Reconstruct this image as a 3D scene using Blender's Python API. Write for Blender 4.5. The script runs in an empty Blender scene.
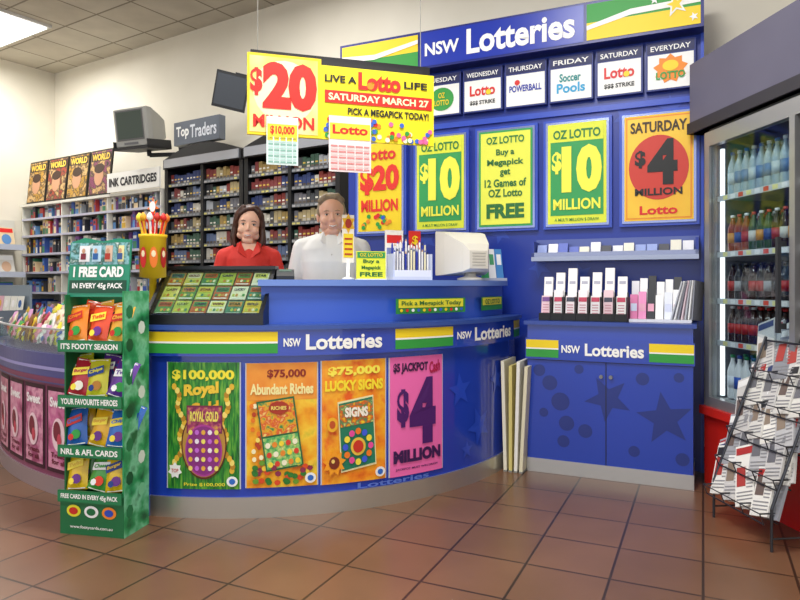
import bpy, math, random
from mathutils import Vector, Matrix
random.seed(7)
scene = bpy.context.scene
scene.view_settings.view_transform = 'Standard'

# ------------------------------------------------------------ materials
def lin(h):
    h = h.lstrip('#')
    o = []
    for i in (0, 2, 4):
        c = int(h[i:i+2], 16) / 255
        o.append(c / 12.92 if c <= .04045 else ((c + .055) / 1.055) ** 2.4)
    return (o[0], o[1], o[2], 1)
_mc = {}
def M(h, rough=.5, metal=0., emit=0., coat=0.):
    k = (h, rough, metal, emit, coat)
    if k in _mc: return _mc[k]
    m = bpy.data.materials.new('paint_' + h.strip('#')); m.use_nodes = True
    b = m.node_tree.nodes['Principled BSDF']
    b.inputs['Base Color'].default_value = lin(h)
    b.inputs['Roughness'].default_value = rough
    b.inputs['Metallic'].default_value = metal
    b.inputs['Coat Weight'].default_value = coat
    if emit:
        b.inputs['Emission Color'].default_value = lin(h)
        b.inputs['Emission Strength'].default_value = emit
    _mc[k] = m
    return m
def NM(name, cols, scale=5, rough=.5, detail=2, const=False, stretch=(1, 1, 1), bump=0):
    if name in _mc: return _mc[name]
    m = bpy.data.materials.new(name); m.use_nodes = True
    nt = m.node_tree; b = nt.nodes['Principled BSDF']; b.inputs['Roughness'].default_value = rough
    tc = nt.nodes.new('ShaderNodeTexCoord'); mp = nt.nodes.new('ShaderNodeMapping')
    mp.inputs['Scale'].default_value = stretch
    n = nt.nodes.new('ShaderNodeTexNoise'); n.inputs['Scale'].default_value = scale; n.inputs['Detail'].default_value = detail
    r = nt.nodes.new('ShaderNodeValToRGB')
    if const: r.color_ramp.interpolation = 'CONSTANT'
    e = r.color_ramp.elements
    while len(e) < len(cols): e.new(.5)
    for i, c in enumerate(cols):
        e[i].position = .3 + .42 * i / max(1, len(cols) - 1) if not const else .3 + .4 * i / len(cols)
        e[i].color = lin(c)
    nt.links.new(tc.outputs['Object'], mp.inputs['Vector']); nt.links.new(mp.outputs[0], n.inputs['Vector'])
    nt.links.new(n.outputs['Fac'], r.inputs['Fac']); nt.links.new(r.outputs[0], b.inputs['Base Color'])
    if bump:
        bp = nt.nodes.new('ShaderNodeBump'); bp.inputs['Strength'].default_value = bump
        nt.links.new(n.outputs['Fac'], bp.inputs['Height']); nt.links.new(bp.outputs[0], b.inputs['Normal'])
    _mc[name] = m
    return m
def tilemat(name, c1, c2, mortar, size, ms, rot, rough, nscale=3):
    m = bpy.data.materials.new(name); m.use_nodes = True
    nt = m.node_tree; b = nt.nodes['Principled BSDF']; b.inputs['Roughness'].default_value = rough
    tc = nt.nodes.new('ShaderNodeTexCoord'); mp = nt.nodes.new('ShaderNodeMapping')
    mp.inputs['Rotation'].default_value = (0, 0, rot)
    br = nt.nodes.new('ShaderNodeTexBrick'); br.offset = 0; br.squash = 1
    br.inputs['Scale'].default_value = 1
    br.inputs['Brick Width'].default_value = size; br.inputs['Row Height'].default_value = size
    br.inputs['Mortar Size'].default_value = ms; br.inputs['Mortar Smooth'].default_value = .1
    br.inputs['Color1'].default_value = lin(c1); br.inputs['Color2'].default_value = lin(c2); br.inputs['Mortar'].default_value = lin(mortar)
    n = nt.nodes.new('ShaderNodeTexNoise'); n.inputs['Scale'].default_value = nscale; n.inputs['Detail'].default_value = 6
    mr = nt.nodes.new('ShaderNodeMapRange'); mr.inputs['To Min'].default_value = .75; mr.inputs['To Max'].default_value = 1.2
    mx = nt.nodes.new('ShaderNodeMix'); mx.data_type = 'RGBA'; mx.blend_type = 'MULTIPLY'; mx.inputs['Factor'].default_value = 1
    nt.links.new(tc.outputs['Object'], mp.inputs['Vector']); nt.links.new(mp.outputs[0], br.inputs['Vector'])
    nt.links.new(tc.outputs['Object'], n.inputs['Vector']); nt.links.new(n.outputs['Fac'], mr.inputs['Value'])
    nt.links.new(br.outputs['Color'], mx.inputs['A']); nt.links.new(mr.outputs[0], mx.inputs['B'])
    nt.links.new(mx.outputs['Result'], b.inputs['Base Color'])
    bp = nt.nodes.new('ShaderNodeBump'); bp.inputs['Strength'].default_value = .25; bp.inputs['Distance'].default_value = .004; bp.invert = True
    nt.links.new(br.outputs['Fac'], bp.inputs['Height']); nt.links.new(bp.outputs[0], b.inputs['Normal'])
    return m
def glassmat(name='clear_glass', tint='#eef6f4', fac=.12):
    if name in _mc: return _mc[name]
    m = bpy.data.materials.new(name); m.use_nodes = True
    nt = m.node_tree; nt.nodes.clear()
    o = nt.nodes.new('ShaderNodeOutputMaterial'); t = nt.nodes.new('ShaderNodeBsdfTransparent'); g = nt.nodes.new('ShaderNodeBsdfGlossy')
    t.inputs[0].default_value = lin(tint); g.inputs['Roughness'].default_value = .04
    mx = nt.nodes.new('ShaderNodeMixShader'); mx.inputs[0].default_value = fac
    nt.links.new(t.outputs[0], mx.inputs[1]); nt.links.new(g.outputs[0], mx.inputs[2]); nt.links.new(mx.outputs[0], o.inputs[0])
    _mc[name] = m
    return m
BLUE = '#1f3fae'; NAVY = '#1a2578'; YEL = '#f2d31c'; GRN = '#2f9a3c'; RED = '#d8231f'; WHT = '#f4f4f0'; BLK = '#121212'

# ------------------------------------------------------------ frames
def frame(ox, oy, ex, ey, oz=0):
    l = math.hypot(ex, ey); ex /= l; ey /= l
    def f(x, y, z): return Vector((ox + ex * x - ey * y, oy + ey * x + ex * y, oz + z))
    return f
def mkarc(cx, cy, R):
    def f(x, y, z):
        t = math.radians(x); r = R - y
        return Vector((cx + r * math.sin(t), cy - r * math.cos(t), z))
    return f
arcS = mkarc(-.95, 5.39, 1.9)
arcC = mkarc(-.262, 6.568, 3.227)
def arcframe(deg, inset=0., z=0., yaw=0., A=None):
    p = (A or arcS)(deg, inset, z); t = math.radians(deg + yaw)
    return frame(p.x, p.y, math.cos(t), math.sin(t), z)
def sub(S, o, tilt=0., yaw=0., roll=0.):
    R = Matrix.Rotation(math.radians(yaw), 3, 'Z') @ Matrix.Rotation(math.radians(-tilt), 3, 'X') @ Matrix.Rotation(math.radians(roll), 3, 'Y')
    ov = Vector(o)
    def f(x, y, z):
        p = R @ Vector((x, y, z)) + ov
        return S(p.x, p.y, p.z)
    return f
W = frame(2.03, 4.34, .906, -.423)          # blue lottery wall
WB = frame(-1.29, 6.83, .843, -.537)        # cream back wall
WL = frame(-4.82, 9.08, .537, .843)         # left wall
FR = frame(1.93, 4.12, .108, -.994)         # fridge / right side
WR = frame(2.97, 4.12, .108, -.994)

_tc = {}
def textmesh(s, bold):
    k = (s, bold)
    if k in _tc: return _tc[k]
    cu = bpy.data.curves.new('t', 'FONT'); cu.body = s; cu.resolution_u = 3; cu.offset = bold; cu.align_x = 'CENTER'
    ob = bpy.data.objects.new('t', cu); scene.collection.objects.link(ob)
    dg = bpy.context.evaluated_depsgraph_get()
    me = ob.evaluated_get(dg).to_mesh()
    v = [(p.co.x, p.co.y) for p in me.vertices]; f = [tuple(p.vertices) for p in me.polygons]
    ob.evaluated_get(dg).to_mesh_clear()
    bpy.data.objects.remove(ob); bpy.data.curves.remove(cu)
    x0 = min(p[0] for p in v); x1 = max(p[0] for p in v); y0 = min(p[1] for p in v); y1 = max(p[1] for p in v)
    v = [((p[0] - x0) / (x1 - x0), (p[1] - y0) / (y1 - y0)) for p in v]
    _tc[k] = (v, f)
    return _tc[k]

class B:
    def __init__(s, name, S=None):
        s.name = name; s.S = S or (lambda x, y, z: Vector((x, y, z)))
        s.v = []; s.f = []; s.mi = []; s.sm = []; s.mats = []
    def midx(s, m):
        if m not in s.mats: s.mats.append(m)
        return s.mats.index(m)
    def add(s, vs, fs, mat, smooth=False, S=None):
        if isinstance(mat, str): mat = M(mat)
        S = S or s.S; n = len(s.v); k = s.midx(mat)
        s.v += [tuple(S(*p)) for p in vs]
        for f in fs:
            s.f.append(tuple(n + i for i in f)); s.mi.append(k); s.sm.append(smooth)
    def box(s, x0, x1, y0, y1, z0, z1, mat, nx=1, S=None):
        vs = []; fs = []
        for i in range(nx + 1):
            x = x0 + (x1 - x0) * i / nx
            vs += [(x, y0, z0), (x, y1, z0), (x, y1, z1), (x, y0, z1)]
        for i in range(nx):
            a = 4 * i; b = a + 4
            fs += [(a, b, b + 3, a + 3), (a + 1, a + 2, b + 2, b + 1), (a + 3, b + 3, b + 2, a + 2), (a, a + 1, b + 1, b)]
        fs += [(0, 3, 2, 1), (4 * nx, 4 * nx + 1, 4 * nx + 2, 4 * nx + 3)]
        s.add(vs, fs, mat, S=S)
    def rect(s, x0, x1, z0, z1, mat, off=.002, nx=1, S=None):
        vs = []; fs = []
        for i in range(nx + 1):
            x = x0 + (x1 - x0) * i / nx; vs += [(x, -off, z0), (x, -off, z1)]
        for i in range(nx): fs.append((2 * i, 2 * i + 2, 2 * i + 3, 2 * i + 1))
        s.add(vs, fs, mat, S=S)
    def poly(s, pts, mat, off=.003, S=None):
        s.add([(p[0], -off, p[1]) for p in pts], [tuple(range(len(pts)))], mat, S=S)
    def fan(s, c, pts, mat, off=.003, S=None):
        n = len(pts)
        s.add([(c[0], -off, c[1])] + [(p[0], -off, p[1]) for p in pts], [(0, i + 1, (i + 1) % n + 1) for i in range(n)], mat, S=S)
    def disc(s, cx, cz, rx, rz, mat, off=.003, n=24, S=None):
        s.fan((cx, cz), [(cx + rx * math.cos(2 * math.pi * i / n), cz + rz * math.sin(2 * math.pi * i / n)) for i in range(n)], mat, off, S)
    def star(s, cx, cz, rx, rz, mat, off=.003, rot=0., n=5, inn=.42, S=None):
        pts = []
        for i in range(2 * n):
            a = math.pi / 2 + rot + math.pi * i / n; k = 1 if i % 2 == 0 else inn
            pts.append((cx + rx * k * math.cos(a), cz + rz * k * math.sin(a)))
        s.fan((cx, cz), pts, mat, off, S)
    def text(s, t, x0, x1, z0, z1, mat, off=.005, bold=.02, slant=0., rise=0., S=None):
        v, f = textmesh(t, bold)
        s.add([(x0 + (x1 - x0) * p[0] + slant * p[1], -off, z0 + (z1 - z0) * p[1] + rise * p[0]) for p in v], f, mat, S=S)
    def prism(s, prof, x0, x1, mat, S=None):
        n = len(prof)
        vs = [(x0, p[0], p[1]) for p in prof] + [(x1, p[0], p[1]) for p in prof]
        fs = [tuple(range(n))[::-1], tuple(range(n, 2 * n))] + [(i, (i + 1) % n, n + (i + 1) % n, n + i) for i in range(n)]
        s.add(vs, fs, mat, S=S)
    def slab(s, pts, y0, y1, mat, S=None):
        n = len(pts)
        vs = [(p[0], y0, p[1]) for p in pts] + [(p[0], y1, p[1]) for p in pts]
        fs = [tuple(range(n)), tuple(range(n, 2 * n))[::-1]] + [(i, n + i, n + (i + 1) % n, (i + 1) % n) for i in range(n)]
        s.add(vs, fs, mat, S=S)
    def cyl(s, p0, p1, r0, r1, mat, n=12, S=None):
        p0 = Vector(p0); p1 = Vector(p1); d = (p1 - p0).normalized()
        a = d.cross(Vector((0, 0, 1)) if abs(d.z) < .9 else Vector((1, 0, 0))).normalized(); b = d.cross(a)
        vs = []
        for p, r in ((p0, r0), (p1, r1)):
            for i in range(n):
                t = 2 * math.pi * i / n; vs.append(tuple(p + a * (r * math.cos(t)) + b * (r * math.sin(t))))
        fs = [(i, (i + 1) % n, n + (i + 1) % n, n + i) for i in range(n)]
        s.add(vs, fs, mat, smooth=True, S=S)
        s.add(vs, [tuple(range(n))[::-1], tuple(range(n, 2 * n))], mat, S=S)
    def lathe(s, cx, cy, prof, mat, n=12, S=None):
        vs = []; fs = []
        for r, z in prof:
            for i in range(n):
                t = 2 * math.pi * i / n; vs.append((cx + r * math.cos(t), cy + r * math.sin(t), z))
        for j in range(len(prof) - 1):
            for i in range(n):
                fs.append((j * n + i, j * n + (i + 1) % n, (j + 1) * n + (i + 1) % n, (j + 1) * n + i))
        fs.append(tuple(range(n))[::-1]); fs.append(tuple((len(prof) - 1) * n + i for i in range(n)))
        s.add(vs, fs, mat, smooth=True, S=S)
    def bag(s, w, h, t, mat, S, lab=None, lab2=None, word=None):
        N = 6
        for side in (-1, 1):
            vs = []; fs = []
            for j in range(N + 1):
                for i in range(N + 1):
                    u = i / N; v = j / N
                    bz = (max(0, math.sin(math.pi * u)) ** .6) * (max(0, math.sin(math.pi * v)) ** .5)
                    pin = 1 - .08 * math.sin(math.pi * v)
                    vs.append(((u - .5) * w * pin, side * t * .5 * bz, v * h))
            for j in range(N):
                for i in range(N):
                    a = j * (N + 1) + i; q = (a, a + 1, a + N + 2, a + N + 1)
                    fs.append(q if side < 0 else q[::-1])
            s.add(vs, fs, mat, smooth=True, S=S)
        o = t * .5 + .003
        if word:
            s.poly([(-w * .36, h * .5), (w * .36, h * .62), (w * .34, h * .82), (-w * .38, h * .7)], lab, o, S=S)
            s.text(word, -w * .31, w * .3, h * .56, h * .67, mat if not isinstance(mat, str) else M(mat), o + .002, .04, rise=h * .11, S=S)
            s.disc(w * .08, h * .28, w * .22, h * .13, lab2, off=o, n=9, S=S); s.disc(-w * .14, h * .22, w * .13, h * .09, lab, off=o + .001, n=7, S=S)
            s.rect(-w * .4, w * .4, h * .02, h * .05, '#f2f0e6', off=.004, S=S); s.rect(-w * .4, w * .4, h * .94, h * .97, '#f2f0e6', off=.004, S=S)
        elif lab:
            s.poly([(-w * .3, h * .45), (w * .3, h * .55), (w * .3, h * .75), (-w * .3, h * .65)], lab, o, S=S)
    def build(s, parent=None):
        me = bpy.data.meshes.new(s.name); me.from_pydata(s.v, [], s.f)
        for m in s.mats: me.materials.append(m)
        me.polygons.foreach_set('material_index', s.mi); me.polygons.foreach_set('use_smooth', s.sm)
        me.update()
        ob = bpy.data.objects.new(s.name, me); scene.collection.objects.link(ob)
        if parent: ob.parent = parent
        return ob

# ------------------------------------------------------------ room
cream = NM('cream_plaster', ['#ddd7c6', '#e4dece'], 2, .8)
b = B('floor'); b.box(-11, 4.6, -3, 11, -.1, 0, tilemat('brown_tiles', '#6e4e38', '#7a573f', '#3a2a1f', .36, .006, math.radians(25), .3)); b.build()
b = B('ceiling'); b.box(-11, 4.6, -3, 11, 4.2, 4.3, tilemat('ceiling_tiles', '#c4beb0', '#bdb6a7', '#877f71', .6, .012, math.radians(32.5), .9)); b.build()
b = B('wall_back', WB); b.box(-4.3, 5.2, 0, .12, 0, 4.2, cream); b.build()
b = B('wall_left', WL); b.box(-11, 0, 0, .12, 0, 4.2, cream); b.build()
b = B('wall_right', WR); b.box(-.1, 6.5, 0, .12, 0, 4.2, cream); b.build()
b = B('baseboard_back', WB); b.box(-4.19, 5.0, -.015, 0, 0, .1, '#4a4038'); b.build()
b = B('wall_bulkhead', FR); b.box(-.17, 2.6, .0, .98, 2.24, 2.70, NM('slate_paint', ['#5e5c70', '#666478'], 2, .6)); b.box(-.17, 2.6, -.02, .98, 2.24, 2.31, '#2a2730'); b.build()

def ceil_light(x, y, name='ceiling_light_panel'):
    b = B(name, frame(x, y, .843, -.537))
    b.box(-.62, .62, -.32, .32, 4.17, 4.199, '#d8d8d4'); b.box(-.58, .58, -.28, .28, 4.155, 4.169, M('#ffffff', .5, 0, 3.0)); b.build()
ceil_light(-4.65, 7.45); ceil_light(-3.2, 3.2); ceil_light(0.2, 2.4); ceil_light(-1.2, .4)

# ------------------------------------------------------------ blue lottery wall
b = B('lottery_wall_panel', W)
bl = M('#1b3596', .3)
b.box(-2.72, 0, 0, .08, 0, 3.25, bl)
for x0, x1, z0, z1 in ((-2.72, 0, 3.22, 3.25), (-.02, 0, 0, 3.22), (-2.72, 0, 2.48, 2.52)):
    b.box(x0, x1, -.02, 0, z0, z1, M('#2f4fbe', .3))
for i in range(9):
    random.seed(i + 3)
    b.star(-.2 - .3 * i, random.choice([2.45, 1.6, 1.35]) + random.uniform(-.05, .05), .09, .09, M('#2846aa', .35), off=.002, rot=random.random())
b.build()
b = B('lottery_fascia_sign', W)
b.box(-2.72, 0, -.14, -.001, 2.93, 3.22, M(NAVY, .35))
o = .143
b.rect(-2.7, -2.02, 3.07, 3.2, YEL, o); b.rect(-2.7, -2.02, 2.95, 3.07, GRN, o)
b.rect(-.74, -.02, 3.07, 3.2, GRN, o); b.rect(-.74, -.02, 2.95, 3.07, YEL, o)
b.poly([(-2.7, 3.12), (-2.4, 3.1), (-2.02, 3.16), (-2.02, 3.13), (-2.4, 3.06), (-2.7, 3.08)], WHT, o + .003)
b.poly([(-.74, 3.05), (-.45, 3.12), (-.02, 3.13), (-.02, 3.09), (-.45, 3.08), (-.74, 3.02)], WHT, o + .003)
b.star(-.17, 3.1, .085, .085, WHT, o + .005, .2); b.star(-.17, 3.1, .055, .055, YEL, o + .007, .2)
b.star(-.3, 3.15, .03, .03, WHT, o + .005); b.star(-.06, 3.0, .03, .03, WHT, o + .005, .3)
b.rect(-2.0, -.76, 2.945, 3.205, M('#1a34a8', .3), o + .001)
b.text('NSW', -1.96, -1.68, 3.02, 3.12, WHT, o + .004, .03)
b.text('Lotteries', -1.62, -.82, 2.985, 3.175, WHT, o + .004, .03)
b.build()
b = B('draw_day_board', W)
days = ['TUESDAY', 'WEDNESDAY', 'THURSDAY', 'FRIDAY', 'SATURDAY', 'EVERYDAY']
for i, d in enumerate(days):
    x1 = -.05 - .33 * (5 - i); x0 = x1 - .31
    b.box(x0, x1, -.05, -.001, 2.57, 2.9, '#26357f')
    b.rect(x0 + .008, x1 - .008, 2.82, 2.89, M('#121a55'), .053); b.text(d, x0 + .03, x1 - .03, 2.835, 2.87, WHT, .056, .015)
    b.rect(x0 + .012, x1 - .012, 2.58, 2.81, WHT, .053)
    xm = (x0 + x1) / 2
    if d in ('TUESDAY',):
        b.disc(xm, 2.7, .1, .09, GRN, .056); b.text('OZ\nLOTTO', xm - .06, xm + .06, 2.65, 2.75, YEL, .06)
    elif d in ('WEDNESDAY', 'SATURDAY'):
        b.text('Lotto', xm - .1, xm + .1, 2.69, 2.77, RED, .056, .03); b.disc(xm + .05, 2.71, .02, .02, YEL, .06)
        b.text('$$$ STRIKE', xm - .1, xm + .1, 2.62, 2.655, BLK, .056, .03)
    elif d == 'THURSDAY':
        b.text('POWERBALL', xm - .12, xm + .12, 2.68, 2.73, '#1a2ea0', .056, .03); b.disc(xm - .06, 2.75, .02, .02, RED, .056)
    elif d == 'FRIDAY':
        b.text('Soccer', xm - .08, xm + .07, 2.71, 2.77, '#1a8a8a', .056, .03); b.text('Pools', xm - .1, xm + .1, 2.63, 2.7, '#2aa0d0', .056, .03)
    else:
        b.star(xm, 2.71, .11, .1, '#f08a1c', .056, n=9, inn=.75); b.text('LOTTO', xm - .09, xm + .09, 2.64, 2.69, GRN, .06, .03); b.disc(xm, 2.73, .05, .035, YEL, .058)
b.build()
def wposter(x0, x1, kind, name):
    b = B(name, W); z0, z1 = 1.69, 2.41
    b.box(x0 - .035, x1 + .035, -.035, -.001, z0 - .035, z1 + .035, M('#3350bc', .25))
    b.box(x0 - .016, x1 + .016, -.045, -.035, z0 - .016, z1 + .016, M('#8f9ccc', .2, .6))
    o = .048; w = x1 - x0; xm = (x0 + x1) / 2
    if kind == '10':
        b.rect(x0, x1, z0, z1, '#dfe63a', o); b.rect(x0 + .02, x1 - .02, z0 + .06, z1 - .02, '#2c9a50', o + .002)
        b.rect(x0 + .02, x1 - .02, z1 - .13, z1 - .02, '#dfe63a', o + .003)
        b.text('OZ LOTTO', x0 + .04, x1 - .04, z1 - .11, z1 - .045, '#1d7a38', o + .006, .03)
        b.text('$', x0 + .03, x0 + .1, z1 - .36, z1 - .2, '#f4f04a', o + .006, .04)
        b.text('10', x0 + .1, x1 - .03, z0 + .22, z1 - .16, '#f4f04a', o + .006, .06)
        b.text('MILLION', x0 + .04, x1 - .04, z0 + .1, z0 + .18, '#f4f04a', o + .006, .03)
        b.text('A MULTI MILLION $ DRAW', x0 + .05, x1 - .05, z0 + .015, z0 + .04, '#1d7a38', o + .006, .01)
    elif kind == 'free':
        b.rect(x0, x1, z0, z1, '#2c9a50', o); b.rect(x0 + .015, x1 - .015, z0 + .015, z1 - .015, '#e6ea50', o + .002)
        b.text('OZ LOTTO', x0 + .06, x1 - .06, z1 - .1, z1 - .045, '#1d7a38', o + .006, .03)
        for k, t in enumerate(['Buy a', 'Megapick', 'get', '12 Games of', 'OZ Lotto']):
            hw = [.07, .14, .04, .16, .13][k]; zz = z1 - .2 - k * .075
            b.text(t, xm - hw, xm + hw, zz, zz + .06, '#1d6a30', o + .006, .03)
        b.text('FREE', x0 + .06, x1 - .06, z0 + .06, z0 + .17, '#1d6a30', o + .006, .05)
    elif kind == '4':
        b.rect(x0, x1, z0, z1, '#f5c422', o)
        b.rect(x0 + .01, x1 - .01, z0 + .01, z1 - .01, '#e8902c', o + .001); b.rect(x0 + .02, x1 - .02, z0 + .02, z1 - .02, NM('poster_gold', ['#eeb42a', '#f5cc38'], 3, .4), o + .002)
        b.text('SATURDAY', x0 + .04, x1 - .04, z1 - .12, z1 - .045, '#3a2a10', o + .006, .03)
        b.disc(xm, z0 + .36, .19, .22, '#c8382a', o + .004, 36)
        b.text('$', xm - .15, xm - .08, z0 + .36, z0 + .48, BLK, o + .008, .04); b.text('4', xm - .07, xm + .12, z0 + .24, z0 + .55, BLK, o + .008, .05)
        b.text('MILLION', xm - .15, xm + .15, z0 + .17, z0 + .22, BLK, o + .008, .03)
        b.text('Lotto', xm - .12, xm + .12, z0 + .04, z0 + .1, RED, o + .006, .03)
    else:
        b.rect(x0, x1, z0, z1, '#f3d21a', o)
        b.text('Lotto', x0 + .05, x1 - .05, z1 - .14, z1 - .04, RED, o + .006, .03)
        b.text('$20', x0 + .02, x1 - .02, z0 + .3, z1 - .18, '#e02a1c', o + .006, .05)
        b.text('MILLION', x0 + .03, x1 - .03, z0 + .16, z0 + .26, '#e02a1c', o + .006, .04)
        for k in range(18):
            b.disc(x0 + .03 + random.random() * (w - .06), z0 + .03 + random.random() * .1, .018, .018, random.choice([GRN, '#e98a1c', '#2a56c8', RED]), o + .004 + .0003 * k, 10)
    b.build()
wposter(-.50, -.062, '4', 'jackpot_poster'); wposter(-1.03, -.62, '10', 'jackpot_poster'); wposter(-1.553, -1.143, 'free', 'jackpot_poster')
wposter(-2.07, -1.675, '10', 'jackpot_poster'); wposter(-2.60, -2.205, '20', 'jackpot_poster')

b = B('leaflet_wall_shelf', W)
b.box(-1.12, -.03, -.18, -.001, 1.42, 1.45, M('#9aa2b8', .3, .6)); b.box(-1.12, -.03, -.18, -.165, 1.45, 1.48, M('#8e96b4', .25, .5))
b.box(-1.12, -1.1, -.18, -.001, 1.45, 1.56, bl); b.box(-.05, -.03, -.18, -.001, 1.45, 1.56, bl); b.box(-1.12, -.03, -.02, -.001, 1.45, 1.58, M('#5a66a0', .3, .4))
for i in range(14):
    x = -1.09 + i * .074
    S3 = sub(W, (x, -.13 + .02 * (i % 2), 1.452), 18)
    b.box(0, .066, 0, .03, 0, random.uniform(.07, .115), random.choice(['#e8e8ee', '#c8cfe8', '#5b6cc0', '#e3e0d0', '#8fa0d8', '#3a3c48', '#f2f2f2']), S=S3)
b.build()

# cabinet
b = B('lottery_cabinet', W)
cb = M('#2040a8', .22, 0, 0, .4)
b.box(-1.08, -.06, -.45, -.002, .09, .985, cb); b.box(-1.10, -.04, -.475, -.002, .985, 1.01, M('#2f4898', .3))
b.box(-1.085, -.055, -.455, -.002, 0, .09, M('#c6c6c4', .35, .7))
b.box(-1.09, -.05, -.465, -.45, .755, .895, cb)
o = .467
b.rect(-1.085, -.87, .83, .885, YEL, o); b.rect(-1.085, -.87, .77, .825, GRN, o)
b.rect(-.31, -.055, .83, .885, YEL, o); b.rect(-.31, -.055, .77, .825, GRN, o); b.rect(-1.085, -.87, .823, .832, WHT, o + .001); b.rect(-.31, -.055, .823, .832, WHT, o + .001)
b.text('NSW', -.85, -.73, .805, .855, WHT, o + .002, .03); b.text('Lotteries', -.7, -.34, .79, .87, WHT, o + .002, .03)
dk = M('#18307e', .22, 0, 0, .4)
for cx, cz, r, ro in ((-.22, .42, .17, .15), (-.56, .52, .15, .5)):
    b.star(cx, cz, r, r, dk, .4515 if cx > -.5 else .4517, ro)
for cx, cz, r in ((-1.0, .68, .04), (-.93, .6, .05), (-.86, .48, .06), (-.82, .34, .05), (-.84, .22, .04), (-.97, .4, .03), (-.7, .3, .045), (-.4, .2, .035), (-.35, .66, .04), (-.14, .68, .03), (-.12, .18, .04), (-.74, .7, .03)):
    b.disc(cx, cz, r, r, dk, .4513, 20)
b.box(-.573, -.568, -.4535, -.45, .09, .755, BLK); b.box(-1.08, -.06, -.4535, -.45, .75, .755, BLK)
for x in (-.6, -.54): b.cyl((x, -.47, .66), (x, -.45, .66), .012, .012, M('#888888', .3, .8))
b.build()
b = B('playslip_holders', W)
for i in range(7):
    x = -1.02 + i * .082
    b.box(x, x + .072, -.38, -.2, 1.012, 1.06, BLK); b.box(x, x + .072, -.24, -.2, 1.06, 1.2, '#222222')
    S2 = sub(W, (x + .036, -.34, 1.03), 12)
    b.box(-.03, .03, 0, .03, 0, .15 + .04 * (i % 2), random.choice(['#f2f0ee', '#ece8ea', '#f4e8ec', '#e8c8d0']), S=S2)
    b.rect(-.026, .026, .11, .14, random.choice(['#c23a5a', '#7a4a90', '#3a3c50']), .002, S=S2)
    for k in range(4): b.rect(-.02, .02, .03 + .018 * k, .036 + .018 * k, '#c88a98', .002, S=S2)
    S3 = sub(W, (x + .036, -.27, 1.06), 10)
    b.box(-.03, .03, 0, .03, 0, .25 + .03 * (i % 3), '#f6f4f2', S=S3); b.rect(-.02, .02, .2, .22, '#b0b0c0', .002, S=S3)
    b.box(x + .073, x + .08, -.38, -.2, 1.012, 1.17, '#16161a')
b.build()
b = B('leaflet_rack', W)
b.box(-.44, -.07, -.36, -.08, 1.0115, 1.03, '#e2e2e6')
for i, c in enumerate(['#d878a8', '#e890c0', '#20242c', '#f0f0f0', '#dfe4f0', '#f4f4f4', '#2a2c34']):
    x = -.44 + i * .052
    for r in range(2):
        S2 = sub(W, (x, -.3 + .1 * r - .01 * (i % 2), 1.031), 10 + 2 * i)
        b.box(0, .047, 0, .04, 0, .16 + .09 * r + .02 * (i % 3), c if r == 0 else random.choice(['#f4f4f4', '#e8e8ee', '#c9d0e8', '#26282e']), S=S2); b.rect(.005, .042, .05, .1, random.choice(['#ffffff', '#c9d0e8', '#e0a0b8', '#a03a5a']), .002, S=S2)
for i in range(7):
    S2 = sub(W, (-.19 + .02 * i, -.36 + .012 * i, 1.031), 5, yaw=-20, roll=14 - 2 * i)
    b.box(-.004, .004, 0, .16, 0, .25, ['#b8bcc4', '#f0f0f0', '#8a8d98', '#e8d0d8'][i % 4], S=S2)
b.build()

# ------------------------------------------------------------ main curved counter
b = B('lottery_service_counter', arcS)
cbl = M(BLUE, .18, 0, 0, .5)
b.box(-12.5, 70, 0, .52, .11, .98, cbl, 60)
b.box(-12.5, 70, -.012, .5, 0, .11, M('#cac8c0', .28, .8), 60)
b.box(-12.5, 70, -.035, 0, .87, 1.01, cbl, 60)
b.box(-12.6, 70, -.05, .54, 1.01, 1.035, M('#33509c', .3), 60)
b.box(-12.6, -12.3, -.02, .1, .0, .87, cbl)
b.box(5.8, 70, .09, .32, 1.035, 1.245, M('#355cc0', .3), 50); b.box(5.4, 70, .05, .38, 1.245, 1.28, M('#6a8ad2', .3), 50)
b.box(-12.4, 6, .36, .4, 1.035, 1.2, M('#33509c', .3), 10)
o = .037
for x0, x1 in ((-12.3, 8.8), (28.5, 41), (64.5, 69.8)):
    n = max(2, int((x1 - x0)))
    b.rect(x0, x1, .945, 1.0, YEL, o, n); b.rect(x0, x1, .885, .94, GRN, o, n); b.rect(x0, x1, .938, .948, WHT, o + .001, n)
b.text('NSW', 9.7, 12.4, .92, .965, WHT, o + .003, .03); b.text('Lotteries', 13.2, 26, .9, .985, WHT, o + .003, .03)
b.text('NSW', 42, 46, .92, .965, WHT, o + .003, .03); b.text('Lotteries', 47, 62, .9, .985, WHT, o + .003, .03)
d2 = M('#2a4cc0', .18, 0, 0, .5)
for cx, cz, r, ro in ((44, .6, .11, .1), (50, .35, .13, .4), (57, .62, .1, .2), (62, .3, .1, .5), (46, .22, .06, 0)):
    b.star(cx, cz, r * 30, r, d2, .004, ro)
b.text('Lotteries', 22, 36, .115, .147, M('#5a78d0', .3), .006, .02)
S2 = arcframe(38.5, .085)
b.rect(-.28, .28, 1.08, 1.17, '#2c8a3c', .024, S=S2); b.rect(-.26, .26, 1.115, 1.165, '#e6dc34', .026, S=S2); b.text('Pick a Megapick Today', -.24, .24, 1.122, 1.155, '#1d6a30', .029, .02, S=S2)
for k in range(12): b.disc(-.24 + .044 * k, 1.1, .012, .01, [YEL, RED, WHT, '#3a66c8'][k % 4], .027, 8, S=S2)
S2 = arcframe(60, .085)
b.rect(-.19, .19, 1.08, 1.17, '#2c8a3c', .014, S=S2); b.rect(-.17, .17, 1.115, 1.165, '#e6dc34', .016, S=S2); b.text('OZ LOTTO', -.13, .13, 1.122, 1.155, '#1d6a30', .019, .02, S=S2)
b.build()

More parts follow.
